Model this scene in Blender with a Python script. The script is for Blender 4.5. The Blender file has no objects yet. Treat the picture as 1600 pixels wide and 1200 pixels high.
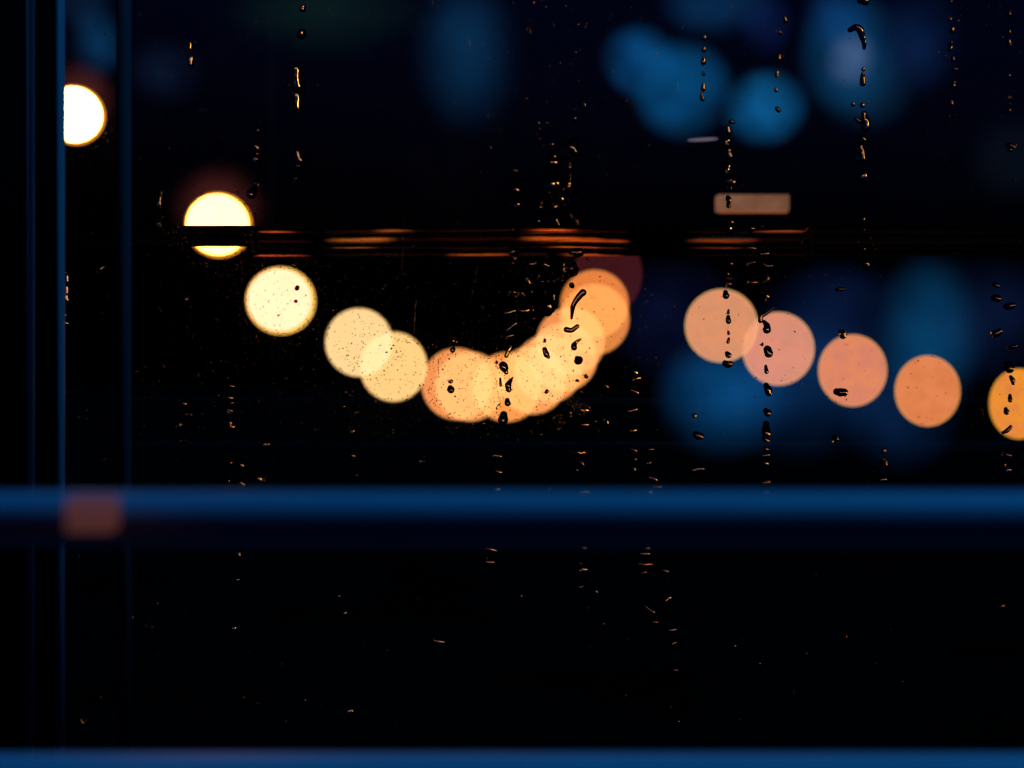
import bpy, bmesh, math, random
from mathutils import Vector, Matrix, noise
random.seed(7)
S = bpy.context.scene
COL = S.collection
ZC = 3.0            # height of the eye: first floor room looking out
W = 0.72            # picture width per metre of distance (36 mm film, 50 mm lens)
GLASS = 0.600       # distance to the inner face of the pane

def P(px, py, D):
    return Vector(((px - 800) / 1600 * W * D, D, ZC - (py - 600) / 1600 * W * D))
def U(n, D):        # n photo pixels as metres at distance D
    return n / 1600 * W * D
def lin(c):
    return tuple((x/255/12.92 if x/255 <= .04045 else ((x/255+.055)/1.055)**2.4) for x in c)

# ------------------------------------------------------------------ helpers
def obj(name, bm, mat, parent=None, smooth=True):
    me = bpy.data.meshes.new(name); bm.normal_update(); bm.to_mesh(me); bm.free()
    o = bpy.data.objects.new(name, me); COL.objects.link(o)
    if mat: me.materials.append(mat)
    if smooth:
        for p in me.polygons: p.use_smooth = True
    if parent is not None: o.parent = parent
    return o
def tag(o, label=None, cat=None, group=None, kind=None):
    if label: o['label'] = label
    if cat: o['category'] = cat
    if group: o['group'] = group
    if kind: o['kind'] = kind
    return o
def empty(name, loc=(0, 0, 0)):
    o = bpy.data.objects.new(name, None); COL.objects.link(o); o.location = loc
    o.empty_display_size = .05
    return o
def new_mat(name):
    m = bpy.data.materials.new(name); m.use_nodes = True
    nt = m.node_tree; nt.nodes.clear()
    return m, nt, nt.nodes.new('ShaderNodeOutputMaterial')
def N(nt, typ, **kw):
    n = nt.nodes.new(typ)
    for k, v in kw.items():
        if k in n.inputs: n.inputs[k].default_value = v
        else: setattr(n, k, v)
    return n
L = lambda nt, a, b: nt.links.new(a, b)

def paint_mat(name, c1, c2, rough=.45, scale=(3, 3, 3), metal=0., bump=.1, spec=.5):
    m, nt, out = new_mat(name)
    b = N(nt, 'ShaderNodeBsdfPrincipled', Roughness=rough, Metallic=metal)
    b.inputs['Specular IOR Level'].default_value = spec
    tc = N(nt, 'ShaderNodeTexCoord'); mp = N(nt, 'ShaderNodeMapping'); mp.inputs['Scale'].default_value = scale
    no = N(nt, 'ShaderNodeTexNoise'); no.inputs['Scale'].default_value = 1; no.inputs['Detail'].default_value = 4
    cr = N(nt, 'ShaderNodeValToRGB'); cr.color_ramp.elements[0].position = .35; cr.color_ramp.elements[1].position = .68
    cr.color_ramp.elements[0].color = (*c1, 1); cr.color_ramp.elements[1].color = (*c2, 1)
    L(nt, tc.outputs['Object'], mp.inputs[0]); L(nt, mp.outputs[0], no.inputs['Vector']); L(nt, no.outputs[0], cr.inputs[0])
    L(nt, cr.outputs[0], b.inputs['Base Color'])
    if bump:
        bp = N(nt, 'ShaderNodeBump', Strength=bump, Distance=.002); n2 = N(nt, 'ShaderNodeTexNoise'); n2.inputs['Scale'].default_value = 40
        L(nt, tc.outputs['Object'], n2.inputs['Vector']); L(nt, n2.outputs[0], bp.inputs['Height']); L(nt, bp.outputs[0], b.inputs['Normal'])
    L(nt, b.outputs[0], out.inputs[0])
    return m

def rounded_bar(bm, a, b, prof, up=Vector((0, 0, 1))):
    """sweep a closed profile [(u,v)] along a straight bar from a to b; u is across, v is along up"""
    d = (b - a).normalized(); side = d.cross(up).normalized(); upv = side.cross(d).normalized()
    rings = []
    for p in (a, b):
        rings.append([bm.verts.new(p + side * u + upv * v) for u, v in prof])
    n = len(prof)
    for i in range(n):
        bm.faces.new((rings[0][i], rings[0][(i+1) % n], rings[1][(i+1) % n], rings[1][i]))
    bm.faces.new(rings[0][::-1]); bm.faces.new(rings[1])
    bmesh.ops.recalc_face_normals(bm, faces=bm.faces)
def superellipse(a, b, p=2., n=40):
    o = []
    for i in range(n):
        t = 2 * math.pi * i / n; c, s = math.cos(t), math.sin(t)
        o.append((a * math.copysign(abs(c) ** (2/p), c), b * math.copysign(abs(s) ** (2/p), s)))
    return o

# ------------------------------------------------------------------ window
frame_m = paint_mat('dark_blue_frame_paint', (.05, .06, .075), (.09, .11, .13), .4, (2, 2, 2))
dark_m = paint_mat('dark_teal_frame_paint', (.06, .09, .10), (.08, .11, .12), .8, (2, 2, 2), spec=.05)
matt_m = paint_mat('matt_black_paint', (.004, .004, .005), (.007, .007, .008), .8, spec=.05, bump=0)
rail_m = paint_mat('blue_rail_paint', (.42, .58, .80), (.62, .78, .94), .5, (5, 5, 5), spec=.2)
lit_edge_m = paint_mat('pale_blue_lit_edge', (.28, .36, .46), (.36, .43, .50), .5, (3, 3, 3), spec=.2)
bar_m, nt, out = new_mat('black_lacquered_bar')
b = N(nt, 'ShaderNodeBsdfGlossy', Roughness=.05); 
at_ = N(nt, 'ShaderNodeAttribute', attribute_name='streak_tint'); mx_ = N(nt, 'ShaderNodeMix', data_type='RGBA')
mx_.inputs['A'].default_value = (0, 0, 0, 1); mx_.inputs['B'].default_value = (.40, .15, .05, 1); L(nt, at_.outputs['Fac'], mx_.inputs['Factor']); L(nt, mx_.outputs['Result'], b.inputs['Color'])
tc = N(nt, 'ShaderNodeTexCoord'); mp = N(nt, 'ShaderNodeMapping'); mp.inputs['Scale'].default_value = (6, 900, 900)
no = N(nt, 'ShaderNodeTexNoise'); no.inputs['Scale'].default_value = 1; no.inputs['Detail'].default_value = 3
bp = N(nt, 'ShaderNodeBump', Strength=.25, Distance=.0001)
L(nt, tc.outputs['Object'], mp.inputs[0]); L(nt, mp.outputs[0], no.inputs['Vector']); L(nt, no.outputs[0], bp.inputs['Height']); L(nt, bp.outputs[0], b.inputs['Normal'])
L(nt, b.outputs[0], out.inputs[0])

win = tag(empty('window', P(800, 1500, GLASS)), 'rain spotted window with slim dark frame posts and a black glossy crossbar', 'window')
def wpart(name, bm, mat, label=None, smooth=True):
    o = obj(name, bm, mat, None, smooth)
    bpy.context.view_layer.update()
    o.parent = win; o.matrix_parent_inverse = Matrix.Translation(-win.location)
    if label: o['label'] = label
    return o
# pane
pane_m, nt, out = new_mat('clear_window_glass')
tr = N(nt, 'ShaderNodeBsdfTransparent'); gl = N(nt, 'ShaderNodeBsdfGlossy', Roughness=.0); mx = N(nt, 'ShaderNodeMixShader'); fr = N(nt, 'ShaderNodeFresnel', IOR=1.25)
L(nt, fr.outputs[0], mx.inputs[0]); L(nt, tr.outputs[0], mx.inputs[1]); L(nt, gl.outputs[0], mx.inputs[2]); L(nt, mx.outputs[0], out.inputs[0])
bm = bmesh.new()
bmesh.ops.create_cube(bm, size=1, matrix=Matrix.Translation((P(950, 600, GLASS) + Vector((0, .002, 0)))) @ Matrix.Diagonal((U(2500, GLASS), .004, U(1700, GLASS), 1)))
wpart('glass_pane', bm, pane_m, smooth=False)

# upright posts (nearer than the pane), lit edges added as separate pale strips
def post(x0, x1, D, depth, pw=3., mat=frame_m, name='frame_post', label=None):
    bm = bmesh.new()
    a, c = P((x0+x1)/2, 1700, D), P((x0+x1)/2, -500, D)
    rounded_bar(bm, a, c, superellipse(U(x1-x0, D)/2, depth/2, pw), up=Vector((0, 1, 0)))
    return wpart(name, bm, mat, label)
post(-900, 44, .56, .006, 8, matt_m)
post(41, 53, .40, .004, 2.2, lit_edge_m, 'frame_lit_edge')  # pale strip stands in for the highlight along the post
post(54, 91, .56, .006, 8, matt_m)
post(88, 100, .42, .005, 2.2, lit_edge_m, 'frame_lit_edge')
post(183, 204, .40, .006, 2.2, dark_m)
bm = bmesh.new(); bmesh.ops.create_cube(bm, size=1, matrix=Matrix.Translation((0, .61, ZC + .34)) @ Matrix.Diagonal((4.5, .16, .07, 1)))
bmesh.ops.bevel(bm, geom=bm.edges[:], offset=.008, segments=3, affect='EDGES', profile=.5)
wpart('unseen_shade_box', bm, matt_m, smooth=False)  # box added out of view to keep moonlight off pane and drops

# crossbar just outside the pane: rounded top rib, hollow, lower lip
def bar(x0, y0, x1, y1, h, D, depth, pw, name, mat=bar_m, label=None):
    bm = bmesh.new()
    rounded_bar(bm, P(x0, y0, D), P(x1, y1, D), superellipse(depth/2, U(h, D)/2, pw))
    return wpart(name, bm, mat, label)
# stretches of each groove tinted to show lamp streaks: (from, to, strength)
STREAKS = [[(398, 458, 1), (588, 642, 1), (830, 900, .96), (1180, 1264, 1)], [(506, 616, 1), (816, 992, 1), (1070, 1182, 1)],
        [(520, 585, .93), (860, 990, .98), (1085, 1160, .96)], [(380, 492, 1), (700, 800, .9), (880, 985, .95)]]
def soffit(name, x0, x1, ytop, ybot, D0, label=None, seed=1, mat=None, ribs=(353, 365, 381, 389, 402), sweep=((-260, 190), (-190, 200), (-420, 190), (-330, 185))):
    """lacquered board seen from below at a grazing angle; its gently crowned, faintly grooved underside mirrors the lamps"""
    n = 200; DL = 6.3; K = W / 1600; bm = bmesh.new(); cols = []; tints = []; xs = max(24, int((x1 - x0) / 9))
    db = (ytop - ybot) / n; front = D0 * (600 - ytop) * K
    def one(px):
        prof = []; y = D0; streak_tint = []
        for k in range(n + 1):
            be = (600 - ytop + db * k) * K                  # elevation of this line of the underside
            prof.append((y, y * be))
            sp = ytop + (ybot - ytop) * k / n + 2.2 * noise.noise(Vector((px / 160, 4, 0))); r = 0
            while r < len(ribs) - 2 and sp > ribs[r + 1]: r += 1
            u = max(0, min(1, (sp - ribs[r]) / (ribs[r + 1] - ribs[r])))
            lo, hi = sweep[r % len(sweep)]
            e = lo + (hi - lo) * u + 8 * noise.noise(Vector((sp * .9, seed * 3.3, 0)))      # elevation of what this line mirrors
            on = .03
            for a_, b_, s_ in STREAKS[min(r, 3)]: on = max(on, s_ * max(0, min(1, (px - a_ + 6) / 30, (b_ - px + 6) / 30)))
            streak_tint.append(on * (.75 + .5 * noise.noise(Vector((px / 45, sp * .55, 3)))))
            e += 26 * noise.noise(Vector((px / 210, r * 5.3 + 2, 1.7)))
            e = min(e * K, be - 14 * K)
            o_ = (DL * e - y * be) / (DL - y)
            g = max((be - o_) / 2, 7 * K)
            y += y * abs(db) * K / g
        return prof, streak_tint
    for i in range(xs + 1):
        px = x0 + (x1 - x0) * i / xs
        prof, pol = one(px); cols.append([]); tints.extend(pol + [0, 0, 0])  # pol: hand-set streak tint along this column
        for (yy, zz) in prof: cols[-1].append(bm.verts.new(((px - 800) * K * yy, yy, ZC + zz)))
        th = U(3, D0); yb, zb = prof[-1]; xn, xf = (px - 800) * K * D0, (px - 800) * K * yb
        cols[-1] += [bm.verts.new((xf, yb, ZC + zb + .004)), bm.verts.new((xn, D0 + .002, ZC + front + th)), bm.verts.new((xn, D0, ZC + front + th * .6))]
    m = len(cols[0])
    for a, c in zip(cols, cols[1:]):
        for k in range(m):
            bm.faces.new((a[k], a[(k+1) % m], c[(k+1) % m], c[k]))
    bm.faces.new(cols[0]); bm.faces.new(cols[-1][::-1])
    bmesh.ops.recalc_face_normals(bm, faces=bm.faces)
    bm.verts.index_update()
    o = wpart(name, bm, mat or bar_m, label)
    at = o.data.attributes.new('streak_tint', 'FLOAT', 'POINT')      # reflection colour, set by hand where lamp streaks should show
    at.data.foreach_set('value', tints)
    return o
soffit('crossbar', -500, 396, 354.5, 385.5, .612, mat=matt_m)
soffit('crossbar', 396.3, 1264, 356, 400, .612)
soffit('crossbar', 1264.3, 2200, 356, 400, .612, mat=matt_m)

# foreground rail and sill
def solid_bar(name, x0, x1, py, h, D, depth, pw, mat, label, cat):
    bm = bmesh.new(); rounded_bar(bm, P(x0, py, D), P(x1, py, D), superellipse(depth/2, U(h, D)/2, pw))
    o = obj(name, bm, mat); return tag(o, label, cat)
solid_bar('rail', -9000, 9500, 810, 84, .14, .0062, 2.3, rail_m, 'blue painted round rail running across inside the window', 'rail')
solid_bar('window_sill', -9000, 9500, 1264, 160, .16, .013, 3, rail_m, 'blue painted ledge along the foot of the window', 'sill')
# glowing box added for a lamp's reddish reflection on the rail
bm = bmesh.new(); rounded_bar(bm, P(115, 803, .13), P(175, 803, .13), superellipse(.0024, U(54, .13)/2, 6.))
REFLECTION = bm
# ------------------------------------------------------------------ lamps
def lamp_mat2(name, col, asym, gain=.06, red=1.):
    """tinted translucent glowing skin: light passing through two skins is cut per colour, light given off tends to asym"""
    m, nt, out = new_mat(name)
    t = [math.sqrt(max(.02, 1 - min(.97, c / a))) for c, a in zip(col, asym)]
    em = N(nt, 'ShaderNodeEmission'); tr = N(nt, 'ShaderNodeBsdfTransparent'); ad = N(nt, 'ShaderNodeAddShader')
    em.inputs[0].default_value = (*[a * (1 - x) * (red if n_ == 0 else 1) for n_, (a, x) in enumerate(zip(asym, t))], 1); tr.inputs[0].default_value = (*t, 1)
    tc = N(nt, 'ShaderNodeTexCoord'); no = N(nt, 'ShaderNodeTexNoise'); no.inputs['Scale'].default_value = 4.; no.inputs['Detail'].default_value = 3
    rg = N(nt, 'ShaderNodeMapRange'); rg.inputs['To Min'].default_value = 1 - gain; rg.inputs['To Max'].default_value = 1 + gain
    L(nt, tc.outputs['Object'], no.inputs['Vector']); L(nt, no.outputs[0], rg.inputs[0]); L(nt, rg.outputs[0], em.inputs[1])
    L(nt, em.outputs[0], ad.inputs[0]); L(nt, tr.outputs[0], ad.inputs[1]); L(nt, ad.outputs[0], out.inputs[0])
    return m
def lamp_mat(name, col, alpha, mott=.06, col2=None, mottle_scale=6):
    """glowing translucent skin; alpha = how much of a disc (two skins) it covers"""
    m, nt, out = new_mat(name)
    em = N(nt, 'ShaderNodeEmission', Strength=1.); tr = N(nt, 'ShaderNodeBsdfTransparent'); mx = N(nt, 'ShaderNodeMixShader')
    mx.inputs[0].default_value = 1 - math.sqrt(1 - alpha)
    tc = N(nt, 'ShaderNodeTexCoord'); no = N(nt, 'ShaderNodeTexNoise'); no.inputs['Scale'].default_value = 11; no.inputs['Detail'].default_value = 6; no.inputs['Roughness'].default_value = .7
    mc = N(nt, 'ShaderNodeMix', data_type='RGBA'); c2 = col2 or tuple(x * (1 - mott) for x in col)
    mc.inputs['A'].default_value = (*col, 1); mc.inputs['B'].default_value = (*c2, 1)
    rg = N(nt, 'ShaderNodeMapRange'); rg.inputs['From Min'].default_value = .41; rg.inputs['From Max'].default_value = .59
    L(nt, tc.outputs['Object'], no.inputs['Vector']); L(nt, no.outputs[0], rg.inputs[0]); L(nt, rg.outputs[0], mc.inputs['Factor'])
    L(nt, mc.outputs['Result'], em.inputs[0])
    L(nt, tr.outputs[0], mx.inputs[1]); L(nt, em.outputs[0], mx.inputs[2]); L(nt, mx.outputs[0], out.inputs[0])
    return m
def ball_bm(rx, ry, rz, seg=64, rings=32, loc=(0, 0, 0)):
    bm = bmesh.new(); bmesh.ops.create_uvsphere(bm, u_segments=seg, v_segments=rings, radius=1)
    bm.transform(Matrix.Translation(loc) @ Matrix.Diagonal((rx, ry, rz, 1))); return bm
tag(obj('reflection_glow', REFLECTION, lamp_mat('dim_red_reflection', tuple(v/.8 for v in lin((64,38,42))), .8, .3, tuple(v/.8 for v in lin((76,40,36))))), 'dim red brown reflection glow on the blue rail beside the window posts', 'reflection glow')
GR = 'string lamps hanging outside the wet window'
# (x, y, rx, ry, disc colour sRGB, rim colour sRGB, coverage, label, tinge)
LAMPS = [
 (117,180,46,46,(255,254,236),(255,170,40),.96,'white hot round lamp cut off by the tall window post'),
 (342,352,52,51,(255,250,226),(255,180,60),.96,'white lamp sliced through by the black crossbar'),
 (439,470,54,53,(254,242,205),(255,190,70),.95,'pale cream lamp standing alone just under the crossbar'),
 (561,535,53,54,(253,214,146),(250,205,120),.70,'yellow lamp, upper one of the overlapping pair after the cream lamp'),
 (615,573,53,55,(253,206,128),(250,200,110),.66,'yellow lamp, lower one of the overlapping pair after the cream lamp'),
 (714,600,56,57,(240,146,82),(250,190,100),.45,'orange lamp showing as a crescent around the low yellow lamp'),
 (734,604,55,55,(247,160,86),(253,210,130),.55,'low yellow lamp at the start of the long overlapping run'),
 (792,605,55,55,(246,152,74),(253,190,100),.50,'orange lamp at the very bottom of the curved run'),
 (832,594,54,54,(247,156,84),(253,205,120),.52,'yellow lamp, first to climb after the bottom of the curve'),
 (857,576,54,54,(244,150,80),(253,205,120),.50,'amber lamp, second to climb after the bottom of the curve'),
 (880,558,54,54,(244,150,78),(253,205,120),.50,'amber lamp, third to climb, behind the round black drop'),
 (892,533,54,54,(236,140,76),(253,205,120),.50,'orange lamp midway up the climbing run behind the slanted drop'),
 (929,499,55,56,(225,125,62),(250,190,90),.62,'deep orange lamp, lower of the pair behind the hooked drop'),
 (929,475,54,54,(228,120,52),(250,180,90),.62,'deep orange lamp at the top of the climbing run'),
 (950,428,54,64,(62,20,24),(90,30,28),.6,'dim maroon lamp barely lit at the top end of the run'),
 (1127,509,56,57,(230,144,104),(250,196,120),.72,'salmon lamp crossed by a straight line of small drops'),
 (1216,545,55,57,(228,144,116),(250,190,120),.72,'pink salmon lamp overlapping its neighbour below a forked drop'),
 (1332,579,52,56,(230,138,96),(250,185,100),.9,'salmon lamp carrying one fat oval drop near its base'),
 (1449,611,49,55,(232,134,82),(250,180,90),.9,'egg shaped orange pink lamp with no drops on it'),
 (1592,631,44,55,(242,150,44),(245,170,40),.9,'amber lamp cut off by the edge of the view'),
]
sock_m = paint_mat('black_rubber_socket', (.012, .012, .012), (.02, .02, .02), .7, bump=0)
def hot(c, k):      # lift the brightest discs above white so that their soft edge turns orange
    return tuple(x * k for x in lin(c))
cable_pts = []
for i, (x, y, rx, ry, c, rim, al, label) in enumerate(LAMPS):
    D = 6.0 + .12 * math.sin(i * 1.7) + (.1 * i if i < 3 else .3) + (.9 if i == 14 else 0)
    t = empty('string_lamp', P(x, y, D)); tag(t, label, 'lamp', GR)
    kx, kz = U(rx, D), U(ry, D)
    k = {0: 1.25, 1: 1.2, 2: 1.08}.get(i, 1.0)
    rimw = .085 if i < 3 else .025
    if 5 <= i <= 13: al = .36
    sa = .75 if i < 3 else (.30 if i < 5 or i > 14 else .2)        # cover of the thin outer skin
    if i == 14: al = .3
    Cs = tuple(v * (.8 if i >= 3 else 1.35) / sa for v in lin(rim)) if i != 14 else tuple(v for v in lin(rim))
    a_ = 1 - math.sqrt(1 - sa)
    def solve(cc): return tuple(max(0., ((t_ - a_ * q) / (1 - a_) - (1 - al) * a_ * q) / al) for t_, q in zip(cc, Cs))
    if i < 3: Cs = (2.8, .95, .08) if i < 2 else (3.2, 1.7, .30); sa = .35; a_ = 1 - math.sqrt(1 - sa)
    core = solve(hot(c, k)) if i > 2 else [(34., 15., 3.), (20., 7., 1.05), (3.2, .90, .70)][i]; c2 = None
    if i in (15, 16, 17, 18, 19): c2 = solve(lin({15:(216,128,108),16:(216,128,116),17:(218,128,106),18:(222,122,72),19:(228,132,70)}[i]))
    g = obj('globe', ball_bm(kx * (1 - rimw), kx * (1 - rimw), kz * (1 - rimw), loc=((-.035 * kx, 0, .02 * kz) if i < 3 else (0, 0, 0))), lamp_mat('lamp_glow', core, al, .05, c2), t)
    if 3 <= i <= 13:
        g.data.materials[0] = lamp_mat2('lamp_glow', [v * (.93 if i < 5 else .92) for v in lin(c)], (1.9, .98, .60), red=(1.05 if i < 5 else 1.1 if i < 12 else 1.0), gain=.12)
        skin_m = lamp_mat2('lamp_skin', [v * (.13 if i > 4 else .36) for v in lin(rim)], (1.9, .98, .60))
    else: skin_m = lamp_mat('lamp_skin', Cs, sa, .05)
    s = obj('outer_skin', ball_bm(kx, kx, kz), skin_m, t)
    bm = bmesh.new(); rounded_bar(bm, Vector((0, kx * .92, kz * .25)), Vector((0, kx * 1.12, kz * .30)), superellipse(.006, .006, 2, 16))
    obj('socket', bm, sock_m, t)
    cable_pts.append(t.location + Vector((0, kx * 1.12, kz * .30)))
# the cable that carries them
cable_pts = [P(-60, 40, 6.1) + Vector((0, .2, 0))] + cable_pts[:15] + cable_pts[15:] + [P(1760, 640, 6.4) + Vector((0, .2, 0))]
bm = bmesh.new(); prev = None
for p in cable_pts:
    ring = [bm.verts.new(p + Vector((0, math.cos(a) * .0013, math.sin(a) * .0013))) for a in [k * math.pi / 3 for k in range(6)]]
    if prev:
        for k in range(6): bm.faces.new((prev[k], prev[(k+1) % 6], ring[(k+1) % 6], ring[k]))
    prev = ring
cab_m = paint_mat('dull_black_cable', (.001, .001, .001), (.0016, .0015, .0014), 1., bump=0, spec=0)
tag(obj('lamp_cable', bm, cab_m), 'thin black cable carrying the sagging string of round lamps', 'cable')

# dim reddish halos of the two whitest lamps: put in as balls that glow by themselves
def glow_mat(name, col, chord, power=1.5, noise_amt=0.):
    """self-glowing ball for a blurred glow: light given off per metre, thinning towards the edge of the ball"""
    m, nt, out = new_mat(name)
    em = N(nt, 'ShaderNodeEmission'); em.inputs[0].default_value = (*col, 1)
    tc = N(nt, 'ShaderNodeTexCoord'); ln = N(nt, 'ShaderNodeVectorMath', operation='DOT_PRODUCT')
    s1 = N(nt, 'ShaderNodeMath', operation='SUBTRACT'); s1.inputs[0].default_value = 1; s1.use_clamp = True
    pw = N(nt, 'ShaderNodeMath', operation='POWER'); pw.inputs[1].default_value = power
    ml = N(nt, 'ShaderNodeMath', operation='MULTIPLY'); ml.inputs[1].default_value = 1 / chord
    L(nt, tc.outputs['Object'], ln.inputs[0]); L(nt, tc.outputs['Object'], ln.inputs[1])
    L(nt, ln.outputs['Value'], s1.inputs[1]); L(nt, s1.outputs[0], pw.inputs[0]); L(nt, pw.outputs[0], ml.inputs[0]); L(nt, ml.outputs[0], em.inputs[1])
    no = N(nt, 'ShaderNodeTexNoise'); no.inputs['Scale'].default_value = 1.1; no.inputs['Detail'].default_value = 1.5
    oi = N(nt, 'ShaderNodeObjectInfo'); ad = N(nt, 'ShaderNodeVectorMath', operation='ADD'); L(nt, tc.outputs['Object'], ad.inputs[0]); L(nt, oi.outputs['Location'], ad.inputs[1]); L(nt, ad.outputs[0], no.inputs['Vector'])
    rg = N(nt, 'ShaderNodeMapRange'); rg.inputs['From Min'].default_value = .3; rg.inputs['From Max'].default_value = .7; rg.inputs['To Min'].default_value = .45; rg.inputs['To Max'].default_value = 1.45
    m2 = N(nt, 'ShaderNodeMath', operation='MULTIPLY'); L(nt, no.outputs[0], rg.inputs[0]); L(nt, rg.outputs[0], m2.inputs[1]); L(nt, ml.outputs[0], m2.inputs[0]); L(nt, m2.outputs[0], em.inputs[1])
    L(nt, em.outputs[0], out.inputs['Volume'])
    m.cycles.homogeneous_volume = False
    return m
def glow(name, px, py, rx, ry, col, D, label, cat, group=None, power=1.5, rot=0.):  # each ball gives off its own soft light to make a blurred glow
    col = (col[0] * .95 + 7, col[1] * .95, col[2] * .91)
    if power == 1.: power = 1.5; rx *= 1.06; ry *= 1.06; col = tuple(v * .95 for v in col)
    elif power == 1.5: power = 2.; rx *= 1.1; ry *= 1.1; col = tuple(v * .92 for v in col)
    kx, kz = U(rx, D), U(ry, D); ky = (kx + kz) / 2
    integ = {.5: 1.571, 1.: 1.333, 1.5: 1.178, 2.: 1.067, 3.: .914}[power]
    o = obj(name, ball_bm(1, 1, 1, 32, 16), glow_mat(name + '_glow', lin(col), ky * integ, power))
    o.location = P(px, py, D); o.scale = (kx, ky, kz); o.rotation_euler = (0, rot, 0)
    return tag(o, label, cat, group)
glow('lamp_halo', 122, 152, 62, 62, (84, 40, 36), 6.9, 'faint reddish halo glow above the lamp cut by the post', 'halo', None, 1.5)
glow('lamp_halo', 342, 326, 78, 74, (78, 38, 36), 6.9, 'faint reddish halo glow above the lamp sliced by the crossbar', 'halo', None, 1.5)

GB = 'blurred blue lights in the dark beyond the lamps'
GLOWS = [
 (1000,96,68,62,(0,74,134),'blue glow, upper half of the slanting pair near the top',1.),
 (1066,140,84,84,(0,86,150),'bright blue glow, lower half of the slanting pair near the top',1.),
 (1195,168,72,64,(6,98,164),'brightest round blue glow crossed by a thin line of drops',1.),
 (1326,82,84,104,(0,60,106),'tall blue glow behind the curled drop at the top',1.),
 (1330,92,46,50,(60,76,104),'pale lilac heart of the glow behind the curled drop',1.5),
 (1306,24,60,66,(0,44,96),'dim blue glow at the upper rim of the curled drop',1.5),
 (1352,140,84,72,(0,40,70),'dim teal blue glow under the curled drop',1.5),
 (1425,66,80,90,(0,28,66),'faint navy glow beside the curled drop glow',1.),
 (730,84,92,132,(0,44,80),'faint tall blue glow alone in the upper dark',1.5),
 (1118,4,96,60,(0,44,84),'dim blue glow touching the top edge of the view',1.),
 (1196,34,50,60,(0,22,62),'narrow faint navy glow high between two brighter glows',1.),
 (152,66,46,62,(0,48,88),'small blue glow above the lamp cut by the post',1.),
 (256,112,66,58,(0,18,38),'very faint blue glow between the frame post and the first short drop line',1.),
 (126,4,60,46,(0,26,52),'small dim blue glow in the top corner by the posts',1.),
 (510,22,180,70,(0,24,20),'faint dark green glow along the top edge',1.),
 (1132,616,112,104,(0,72,132),'strong blue glow tucked under the two overlapping salmon lamps',1.5),
 (1245,600,140,130,(0,40,84),'wide dim blue glow behind the salmon lamps',1.),
 (1452,520,88,130,(0,68,118),'upright blue glow rising above the egg shaped lamp',1.5),
 (1305,500,130,100,(0,24,62),'wide faint navy glow above the salmon lamps',1.),
 (1405,634,100,110,(0,34,74),'dim blue glow around the egg shaped lamp',1.),
 (1052,500,120,110,(0,14,44),'very faint navy glow beyond the maroon lamp',1.),
 (1548,500,110,110,(0,20,52),'very faint navy glow above the amber lamp at the edge',1.),
 (1592,245,90,80,(0,14,22),'barely visible teal glow below the outermost drop line',1.),
]
for i, (x, y, rx, ry, c, label, p) in enumerate(GLOWS):
    glow('blue_light', x, y, rx, ry, c, 11 + .35 * i, label, 'light', GB, p, rot=(.55 if i in (0, 1) else 0))

# lit strip sign / fanlight beyond, brown lit
pan_m = lamp_mat('brown_lit_panel', tuple(v / .8 for v in lin((130, 88, 66))), .8, .35)
t = tag(empty('lit_panel', P(1175, 318, 5)), 'dim brown lit rectangular panel floating above the crossbar', 'light panel')
t['label'] = 'dim brown lit rectangular panel just above the crossbar'
bm = bmesh.new(); bmesh.ops.create_cube(bm, size=1, matrix=Matrix.Diagonal((U(112, 5), .06, U(25, 5), 1)))
bmesh.ops.bevel(bm, geom=bm.edges[:], offset=.004, segments=3, affect='EDGES', profile=.5)
obj('diffuser', bm, pan_m, t)
edge_m = lamp_mat('panel_rim', lin((150, 80, 44)), .9, .05)
bm = bmesh.new(); bmesh.ops.create_cube(bm, size=1, matrix=Matrix.Translation((0, -.02, -U(14.5, 5))) @ Matrix.Diagonal((U(106, 5), .03, U(1.6, 5), 1)))
obj('rim', bm, edge_m, t)
# pale sliver of light
bm = ball_bm(U(24, 2), .01, U(1.4, 2)); o = obj('light_strip', bm, lamp_mat('pale_strip', lin((120, 108, 130)), .8, .2)); o.location = P(1098, 218, 2.); o.rotation_euler = (0, -.05, 0)
tag(o, 'thin pale sliver of light under the slanting blue glows', 'light strip')

# ------------------------------------------------------------------ drops
water, nt, out = new_mat('clear_water')
g = N(nt, 'ShaderNodeBsdfGlass', IOR=1.333, Roughness=0.)
L(nt, g.outputs[0], out.inputs[0])

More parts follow.
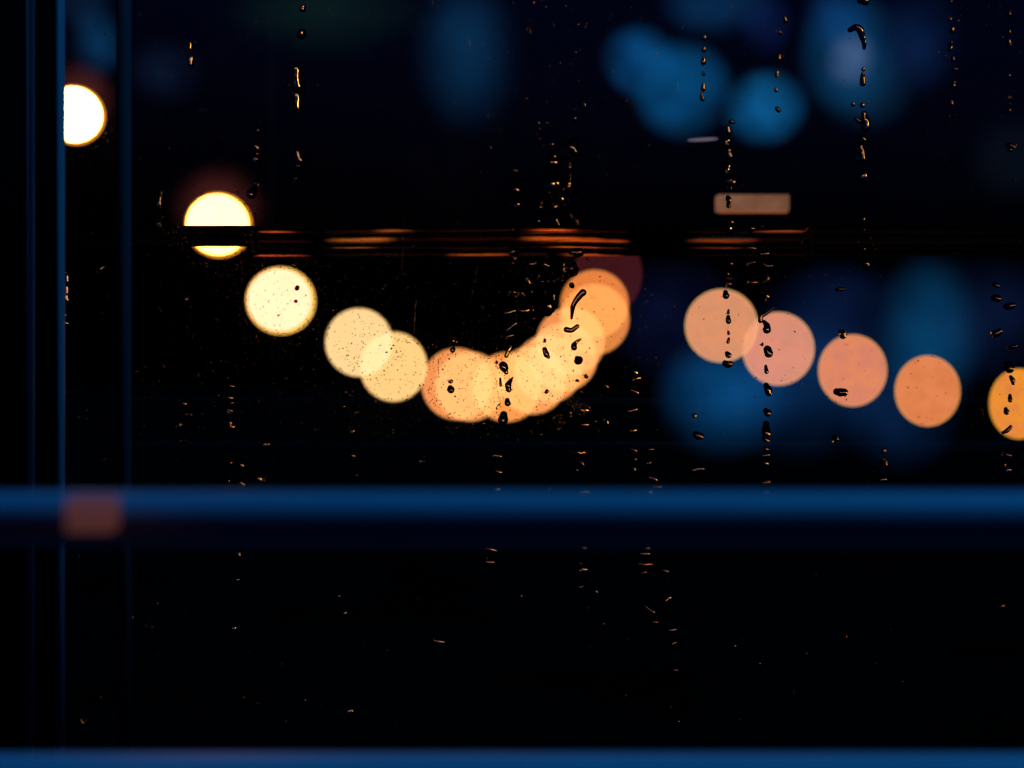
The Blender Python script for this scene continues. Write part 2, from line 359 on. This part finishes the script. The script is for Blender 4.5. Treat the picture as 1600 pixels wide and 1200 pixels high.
def drop_bm(pts, D=GLASS, ns=9, na=12, flat=.62, seed=0):
    """pts: [(px,py,r_px)] spine from end to end; a half-round bead lying on the pane, one closed mesh"""
    rnd = random.Random(seed)
    # extend the spine by its end radii and resample
    P0 = [Vector((x, y)) for x, y, r in pts]; R0 = [r for _, _, r in pts]
    d0 = (P0[0] - P0[1]).normalized() * R0[0]; d1 = (P0[-1] - P0[-2]).normalized() * R0[-1]
    seq = [(P0[0] + d0, R0[0], 0)]
    segs = []
    ss = [P0[0] + d0] + P0 + [P0[-1] + d1]
    rr = [0.] + R0 + [0.]
    # cumulative length
    out_p = []
    n = len(P0)
    # start cap
    for k in range(5):
        a = k / 5 * math.pi / 2
        out_p.append((P0[0] + d0 * math.cos(a), R0[0] * math.sin(a)))
    for s in range(n - 1):
        m = max(3, int((P0[s+1] - P0[s]).length / 2.5))
        for k in range(m):
            f = k / m; fs = f * f * (3 - 2 * f)
            p_ = P0[s].lerp(P0[s+1], f)
            # Catmull-like rounding
            pm = P0[s-1] if s > 0 else P0[s] * 2 - P0[s+1]; pn = P0[s+2] if s + 2 < n else P0[s+1] * 2 - P0[s]
            t_, t2, t3 = f, f*f, f*f*f
            p_ = .5 * ((2 * P0[s]) + (P0[s+1] - pm) * t_ + (2 * pm - 5 * P0[s] + 4 * P0[s+1] - pn) * t2 + (3 * P0[s] - pm - 3 * P0[s+1] + pn) * t3)
            out_p.append((p_, R0[s] * (1 - fs) + R0[s+1] * fs))
    for k in range(6):
        a = k / 5 * math.pi / 2
        out_p.append((P0[-1] + d1 * math.sin(a), R0[-1] * math.cos(a)))
    bm = bmesh.new(); base = P(sum(p.x for p, r in out_p) / len(out_p), sum(p.y for p, r in out_p) / len(out_p), D)
    rings = []
    sd = rnd.random() * 50
    for i, (p, r) in enumerate(out_p):
        a = out_p[max(0, i-1)][0]; c = out_p[min(len(out_p)-1, i+1)][0]
        t = (c - a).normalized() if (c - a).length > 1e-6 else Vector((0, 1)); nrm = Vector((-t.y, t.x))
        if r < 1e-6:
            rings.append([bm.verts.new(P(p.x, p.y, D) - base)]); continue
        ring = []
        for k in range(na + 1):
            th = math.pi * k / na
            w = 1 + .10 * noise.noise(Vector((p.x * .35 + sd, p.y * .35, math.cos(th) * 1.2)))
            q = p + nrm * (r * w * math.cos(th))
            v = P(q.x, q.y, D) - base; v.y -= U(r, D) * w * (flat * math.sin(th) ** 2 + .03 * math.sin(th) ** .5)
            ring.append(bm.verts.new(v))
        rings.append(ring)
    for a, c in zip(rings, rings[1:]):
        if len(a) == 1 and len(c) == 1: continue
        if len(a) == 1:
            for k in range(na): bm.faces.new((a[0], c[k], c[k+1]))
            bm.faces.new((a[0], c[na], c[0]))
        elif len(c) == 1:
            for k in range(na): bm.faces.new((a[k+1], a[k], c[0]))
            bm.faces.new((a[0], a[na], c[0]))
        else:
            for k in range(na): bm.faces.new((a[k], c[k], c[k+1], a[k+1]))
            bm.faces.new((a[na], c[na], c[0], a[0]))
    bmesh.ops.recalc_face_normals(bm, faces=bm.faces)
    # keep the flat back flat
    return bm, base
ORD = ['top', 'second', 'third', 'fourth', 'fifth', 'sixth', 'seventh', 'eighth', 'ninth', 'tenth', 'eleventh', 'twelfth', 'thirteenth', 'fourteenth', 'fifteenth',
       'sixteenth', 'seventeenth', 'eighteenth', 'nineteenth', 'twentieth', 'twenty-first', 'twenty-second', 'twenty-third', 'twenty-fourth']
def size_word(w, h):
    m = max(w, h)
    s = 'big' if m >= 16 else 'small' if m >= 9 else 'tiny' if m >= 6 else 'minute'
    f = 'tall' if h > 1.5 * w else 'flat' if w > 1.5 * h else 'round'
    return s + ' ' + f
DROPS = 0
def add_drop(spec, label, group):
    global DROPS
    cx, cy = (spec[0], spec[1]) if not isinstance(spec[0], tuple) else (sum(p[0] for p in spec) / len(spec), sum(p[1] for p in spec) / len(spec))
    dist = min(math.hypot(cx - l[0], cy - l[1]) for l in LAMPS)
    inside = dist < 58
    # beads far from the lamps stand steeper, those near them are shallow
    fl = .34 if inside else max(.17, min(.66, (dist + 25) * W / 1600 / .333 / .95)) * random.uniform(.85, 1.2)
    glowing = cx > 1085 and cy < 200
    grow = 1.12 if inside else 1.2 if glowing else 2.05
    if isinstance(spec[0], tuple): pts = [(a, b_, c_ * (1 if inside or glowing else 1.55)) for a, b_, c_ in spec]
    else:
        x, y, w, h = spec[:4]; w *= grow; h *= grow * .95; w = max(w, 5 if inside else 6.6); h = max(h, 5 if inside else 6.6)
        r = random.Random(int(x * 7 + y * 13)); j = lambda a: (r.random() - .5) * a
        if h >= w:     # a bead fatter at its lower end
            e = (h - w) / 2 + .6; tilt = j(.5) * w
            pts = [(x - tilt * .5, y - e - w * .1, w * .36), (x + j(.1) * w, y + j(.1) * h, w * .44), (x + tilt * .5, y + e, w * .5)]
        else:
            e = (w - h) / 2 + .6; tilt = j(.7) * h
            pts = [(x - e, y - tilt * .5, h * .42), (x, y - j(.3) * h, h * .5), (x + e, y + tilt * .5, h * (.40 + .1 * r.random()))]
    bm, base = drop_bm(pts, seed=DROPS, flat=fl)
    o = obj('raindrop', bm, water); o.location = base - Vector((0, .00015, 0)); tag(o, label, 'raindrop', group); DROPS += 1
TRAILS = [
 ('first short line beyond the posts', [(298,72,4,7),(300,96,5,9)]),
 ('line falling from the top above the cream lamp', [(474,13,5,6),(471,53,8,8),(466,124,11,24),(465,156,9,22),(468,245,9,14),(468,261,4,4),(464,281,8,8)]),
 ('line ending at the shoulder of the white lamp', [(407,204,7,7),(405,232,9,8),(402,250,8,7),(400,286,6,6),(395,301,8,10)]),
 ('pair just before the white lamp', [(252,311,6,14),(251,345,6,10)]),
 ('line hugging the window post', [(108,425,5,6),(108,437,5,12),(107,457,6,18),(106,485,6,14),(107,500,6,10)]),
 ('loose scatter around the frame posts', [(162,419,6,4),(295,469,6,6),(292,628,6,8),(198,628,4,4)]),
 ('row over the cream lamp', [(461,415,5,4),(464,450,7,7),(462,471,5,5)]),
 ('line dropping to the rail below the white lamp', [(365,600,6,8),(364,616,7,12),(365,629,4,4),(363,642,9,9),(364,661,7,12),(362,720,4,6),(360,746,4,8),(361,771,5,5)]),
 ('faint line close to the second post', [(285,664,6,6),(286,688,5,5),(282,710,4,12),(283,719,4,4)]),
 ('stray line under the cream lamp', [(418,694,8,6),(381,721,8,12),(407,744,10,12),(380,752,7,10)]),
 ('line under the overlapping yellow pair', [(551,671,7,8),(553,703,7,15),(657,720,7,7),(560,742,7,7)]),
 ('row down the low yellow lamp', [(708,533,6,6),(708,546,8,9),(704,596,7,6),(704,608,11,12)]),
 ('line crossing the crossbar above the bottom of the curve', [(805,267,5,4),(805,293,11,14),(804,318,13,14),(804,363,9,9),(803,391,9,10),(804,403,6,6),(802,411,6,5)]),
 ('zigzag line inside the curve of lamps', [(833,412,11,7),(825,439,9,9),(801,457,10,8),(824,459,9,9),(754,481,5,5),(820,485,11,7),(797,487,12,6),((793,516,2.6),(800,510,3),(806,505,3.4),(807,496,2.8)),(797,525,8,5)]),
 ('dense line above the crossbar over the curve', [(861,226,6,5),(866,250,13,16),(863,288,17,13),(857,300,6,5),(845,316,5,6),(843,323,5,4),(866,323,9,6),(873,334,4,4),((859,350,2.2),(864,343,3),(867,341,3.2),(870,346,2.8),(873,351,2)),(840,345,6,5),(857,348,7,4),(880,318,4,4)]),
 ('parallel line beside the dense one', [(895,228,13,14),(891,242,9,8),(890,259,5,7),(889,287,9,14),(893,306,14,15),((895,332,2),(898,340,4),(901,345,4.4)),(901,394,13,8),(918,404,5,4),(892,418,13,13)]),
 ('cluster just under the crossbar over the curve', [((851,408,2.6),(857,402,3.4),(862,399,4.2),(862,407,3.6)),(845,408,8,5),((842,411,3),(850,413,5),(858,417,4)),(842,432,4,4),(861,440,5,5),(874,437,5,5),((853,456,2.6),(856,466,4.2),(859,474,6.5),(858,482,6.5),(856,487,5)),(866,470,5,14)]),
 ('chain running down the climbing orange lamps', [(893,446,8,8),((911,457,5.6),(906,462,5.2),(899,471,4.2),(895,480,4),(894,489,2.8),(893,497,2.2)),((885,515,4.6),(893,516,4),(902,510,3.6)),(851,532,3.5,6),((851,546,4),(854,554,5),(857,558,3)),((907,530,1.8),(901,534,2.8),(897,539,4.6),(897,543,5)),(904,563,14,14),(916,588,6,6),(902,595,6,4),(854,612,6,6)]),
 ('chain over the lamp at the bottom of the curve', [((799,542,2.6),(794,549,3.2),(791,556,3.4)),(776,566,4,4),((786,571,6.6),(788,575,6.8),(791,582,3.6)),(782,597,4,13),((801,590,1.4),(797,596,3.6),(794,602,5.4),(795,609,4.4)),(793,628,9,12),((787,648,6),(786,656,8.2)),((780,632,1.6),(776,638,1.6)),((772,712,1.8),(778,709,3),(783,713,3.4)),(780,736,9,7),(779,763,8,6)]),
 ('line falling from the foot of the climbing lamps', [((897,633,2.6),(903,639,5),(910,640,6.6),(917,640,4)),(891,644,4,4),(891,650,4,4),(914,663,10,7),((891,703,2.4),(898,707,4.4),(905,706,6),(912,706,4)),(909,723,6,5),(902,734,5,5),(857,761,6,6),(914,769,12,7),(911,852,6,8),(911,889,10,7),(908,916,5,4),(931,923,4,3),(945,973,4,4)]),
 ('long loose line in the dark beyond the curve', [(992,577,8,12),(994,592,10,7),(947,603,5,4),(991,611,9,6),((982,643,2.4),(988,641,3.2),(994,639,2.6)),(948,659,5,5),(989,672,9,7),((985,697,2),(989,701,3),(992,703,3.4)),(992,716,4,4),(990,734,5,5)]),
 ('faint line running across the rail', [(1027,671,4,4),(1017,702,5,4),(1014,723,6,5),(1020,747,8,5),(1029,760,6,3),(1015,769,6,5),(1020,773,4,4)]),
 ('straggling line below the rail', [(1039,848,6,6),(1012,856,5,3),(1007,864,9,4),(1008,880,12,5),(1039,890,7,5),(1006,894,5,4),((1041,937,2.6),(1046,932,3)),((1008,945,1.8),(1014,950,2.2),(1021,955,2.4)),(1024,971,5,4),(1051,983,8,5),(1053,1004,5,4),(1054,1045,5,3),(1060,1120,3,8)]),
 ('trio under the strong blue glow', [(1085,649,4,4),(1091,680,9,6),(1090,733,11,5)]),
 ('row across the slanting blue glow', [(1101,59,6,8),(1100,77,6,8),(1099,95,7,12),(1099,115,4,4),(1099,136,7,12),(1097,151,6,12)]),
 ('line passing over the brown lit panel', [(1143,191,9,6),(1138,203,5,8),(1136,223,9,10),(1140,240,8,11),(1136,264,12,13),(1138,283,13,9),(1138,294,8,7),(1138,311,5,6),(1138,320,4,5),(1139,345,8,6),(1139,358,6,6),(1140,411,8,9),(1138,428,8,8),(1139,444,6,4)]),
 ('row down the first salmon lamp', [(1134,460,10,13),(1138,487,3.5,7),(1138,499,8,13),(1138,520,3.5,6),(1138,532,5,9),(1137,554,9,10),(1137,568,9,6)]),
 ('short side line ahead of the pink salmon lamp', [(1173,357,7,6),(1175,388,9,5),(1174,411,8,4),(1176,442,9,5)]),
 ('line running down through the pink salmon lamp', [(1194,397,11,7),((1193,411,1.8),(1199,416,2.6),(1206,415,2.6)),((1192,441,2.2),(1199,440,2.8),(1201,434,2.4)),(1197,458,8,13),((1208,481,2),(1202,486,2.6),(1195,491,3),(1189,494,4),(1188,501,4)),((1194,503,3.4),(1198,509,5.4),(1198,515,6.6)),(1191,538,4,5),((1199,546,6.4),(1201,552,7)),(1197,577,6.5,13),((1197,602,2.8),(1200,609,4.2),(1201,614,3.4)),(1198,644,6,7),(1197,670,7,13),(1196,686,6,5),(1197,701,4,3),(1196,711,7,4),(1196,724,4,3),(1196,753,7,4),(1196,769,5,3)]),
 ('thin line through the brightest blue glow', [(1227,31,7,9),(1219,51,5,4),(1217,90,6,10),(1214,115,3,10),(1213,140,5,7),(1215,171,8,7)]),
 ('line with the curled drop', [(1348,2,16,11),((1328,47,4),(1336,43,5.4),(1343,46,6.2),(1347,57,5.2),(1350,67,4),(1350,75,3)),(1349,108,4,4),(1348,124,8,19),(1347,164,7,7),(1333,163,4,4),((1337,185,3),(1343,190,4)),((1350,178,5),(1352,190,7.6),(1352,200,7.6)),(1346,220,8,8),(1345,238,8,18),(1346,277,12,11),(1348,341,5,5),(1349,390,5,3),((1347,406,2.4),(1352,411,5),(1354,415,5)) ]),
 ('straight line under the navy upper dark', [(1486,3,4,6),(1485,30,4,4),(1488,47,8,10),(1485,72,7,14),(1489,92,7,8),(1491,108,7,5),(1490,132,7,10),(1487,161,6,8),(1490,187,8,8)]),
 ('outermost straight line near the top', [(1577,21,7,9),(1577,50,3,3),(1576,68,8,12),(1577,118,4,3),(1576,153,5,4),(1577,162,4,3),(1577,172,4,5),(1578,228,8,4),(1577,234,4,3)]),
 ('line running onto the amber lamp at the edge', [(1556,446,6,4),(1556,466,8,6),(1577,478,10,6),(1556,520,10,6),((1575,543,1.8),(1581,542,2.2),(1587,541,2)),(1576,573,9,9),((1579,589,3),(1582,594,4.2),(1583,599,3)),(1578,622,7,12),(1572,642,8.5,11),((1567,676,2.6),(1573,673,3.6),(1579,667,3)),(1572,710,8,5),(1573,732,7,7)]),
 ('sparse line through the drop bearing salmon lamp', [(1313,452,8,3),(1316,522,7,7),((1307,612,5.4),(1313,613,6.8),(1319,613,6.2)),(1305,686,6,6)]),
 ('trio below the egg shaped lamp', [(1380,704,4,3),(1380,724,7,7),(1377,749,8,4)]),
 ('loose drops in the black under the rail', [(768,858,11,5),(374,863,7,7),(766,877,9,5),(1567,876,4,4),(374,903,5,6),(532,932,7,7),(1564,946,6,4),(543,956,9,8),(368,980,7,6),(686,1000,11,6),(543,1042,6,6),(550,1107,10,8),(130,1125,5,5)]),
 ('isolated drops in the upper dark', [(898,186,4,4),(913,165,4,4),(1256,413,8,8)]),
]
for name, ds in TRAILS:
    for i, s in enumerate(ds):
        if isinstance(s[0], tuple):
            sw = 'bent ' + ('big' if max(p[2] for p in s) > 4 else 'small')
        else: sw = size_word(s[2], s[3])
        pos = ORD[i] if i < len(ds) - 1 else 'last'
        add_drop(s, f'{sw} drop, {pos} in the {name}', 'raindrops on the window glass')

# fine dried spots and mist on the pane: uncountable
bm = bmesh.new(); rnd = random.Random(3)
def speck(bm, px, py, r, h, el=1., ang=0., seg=7):
    c = P(px, py, GLASS); R = U(r, GLASS); ca, sa = math.cos(ang), math.sin(ang)
    def q(u, v, y): 
        u, v = u * R, v * R * el
        return bm.verts.new((c.x + u * ca - v * sa, c.y - .0001 - y * R * h, c.z + u * sa + v * ca))
    r0 = [q(math.cos(t), math.sin(t), 0) for t in [2 * math.pi * k / seg for k in range(seg)]]
    r1 = [q(.72 * math.cos(t), .72 * math.sin(t), .7) for t in [2 * math.pi * k / seg for k in range(seg)]]
    top = q(0, 0, 1)
    for k in range(seg):
        n = (k + 1) % seg
        bm.faces.new((r0[k], r0[n], r1[n], r1[k])); bm.faces.new((r1[k], r1[n], top))
    bm.faces.new(r0[::-1])
for k in range(7000):
    if k % 3 == 0:   # thickest between the cream lamp and the curve
        x, y = rnd.gauss(620, 230), rnd.gauss(540, 160)
    else: x, y = rnd.uniform(90, 1610), rnd.uniform(-10, 1160)
    if y > 680 and rnd.random() < .85: continue
    r = .45 + .55 * rnd.random() ** 3 + (.7 if rnd.random() < .04 else 0)
    speck(bm, x, y, r, .15 + .3 * rnd.random() ** 2, 1 + rnd.random() * .8, rnd.uniform(0, 3.1), 6)
for li, cnt in ((0, 260), (1, 420), (2, 420), (3, 160), (4, 160), (6, 200), (7, 200), (8, 160)):     # extra specks added for the grainy halo round the brightest lamps
    l = LAMPS[li]
    for k in range(cnt):
        a, rr = rnd.uniform(0, 6.283), 50 + abs(rnd.gauss(0, 22))
        x, y = l[0] + math.cos(a) * rr, l[1] + math.sin(a) * rr
        if x > 103: speck(bm, x, y, .5 + .5 * rnd.random(), .15 + .35 * rnd.random(), 1 + rnd.random() * .6, rnd.uniform(0, 3.1), 6)
for (x0, y0, x1, y1, n) in [(650,470,646,530,26), (632,320,628,430,24), (614,315,606,335,10), (686,590,684,560,8), (748,410,736,470,10), (1010,430,990,560,8)]:
    for k in range(n):
        f = (k + rnd.random() * .6) / n
        speck(bm, x0 + (x1 - x0) * f + rnd.uniform(-.8, .8), y0 + (y1 - y0) * f, .6 + rnd.random() * .5, .6, 1.8, .1)
bmesh.ops.recalc_face_normals(bm, faces=bm.faces)
dust_m, nt, out = new_mat('damp_dust')
g = N(nt, 'ShaderNodeBsdfRefraction', IOR=1.22, Roughness=.22); g.inputs['Color'].default_value = (.95, .9, .9, 1); L(nt, g.outputs[0], out.inputs[0])
tag(obj('mist', bm, dust_m, smooth=True), 'fine dust and mist specks spread over the window glass', 'mist', kind='stuff')

# ------------------------------------------------------------------ ground outside and light
grd = paint_mat('dark_wet_ground', (.002, .002, .002), (.006, .006, .006), .9, (.4, .4, .4), spec=0)
bm = bmesh.new(); bmesh.ops.create_grid(bm, x_segments=8, y_segments=8, size=600)
o = obj('ground', bm, grd, smooth=False); o.location = (0, 560, 0); tag(o, 'dark ground outside the window', 'ground', kind='structure')

w = bpy.data.worlds.new('World'); S.world = w; w.use_nodes = True; nt = w.node_tree
bg = nt.nodes['Background']; sky = nt.nodes.new('ShaderNodeTexSky'); sky.sky_type = 'NISHITA'; sky.sun_disc = False
EL, AZ = math.radians(62), math.radians(150)
sky.sun_elevation = math.radians(-3); sky.sun_rotation = AZ
tint = nt.nodes.new('ShaderNodeMix'); tint.data_type = 'RGBA'; tint.blend_type = 'MULTIPLY'; tint.inputs['Factor'].default_value = 1
tint.inputs['B'].default_value = (.10, .30, 2.2, 1)      # deep dusk blue
nt.links.new(sky.outputs[0], tint.inputs['A']); nt.links.new(tint.outputs['Result'], bg.inputs[0]); bg.inputs[1].default_value = .05
sd = bpy.data.lights.new('moonlight', 'SUN'); sd.energy = .66; sd.angle = math.radians(7); sd.color = (.015, .34, .92)
so = bpy.data.objects.new('moonlight', sd); COL.objects.link(so)
d = Vector((-.45, -.04, -.88)).normalized()          # from above, behind and the right of the eye
so.rotation_euler = d.to_track_quat('-Z', 'Y').to_euler(); so.location = (3, -3, 8)

cam = bpy.data.cameras.new('camera'); co = bpy.data.objects.new('camera', cam); COL.objects.link(co)
co.location = (0, 0, ZC); co.rotation_euler = (math.pi / 2, 0, 0)
cam.lens = 50; cam.sensor_width = 36; cam.clip_start = .01; cam.clip_end = 3000
cam.dof.use_dof = True; cam.dof.focus_distance = GLASS; cam.dof.aperture_fstop = 21; cam.dof.aperture_blades = 0
S.camera = co
S.cycles.transparent_max_bounces = 96; S.cycles.max_bounces = 16; S.cycles.transmission_bounces = 16; S.cycles.glossy_bounces = 6
S.cycles.volume_max_steps = 128
S.cycles.use_denoising = True
S.view_settings.view_transform = 'Standard'; S.view_settings.look = 'None'; S.view_settings.gamma = 1; S.view_settings.exposure = 0
print('drops', DROPS)
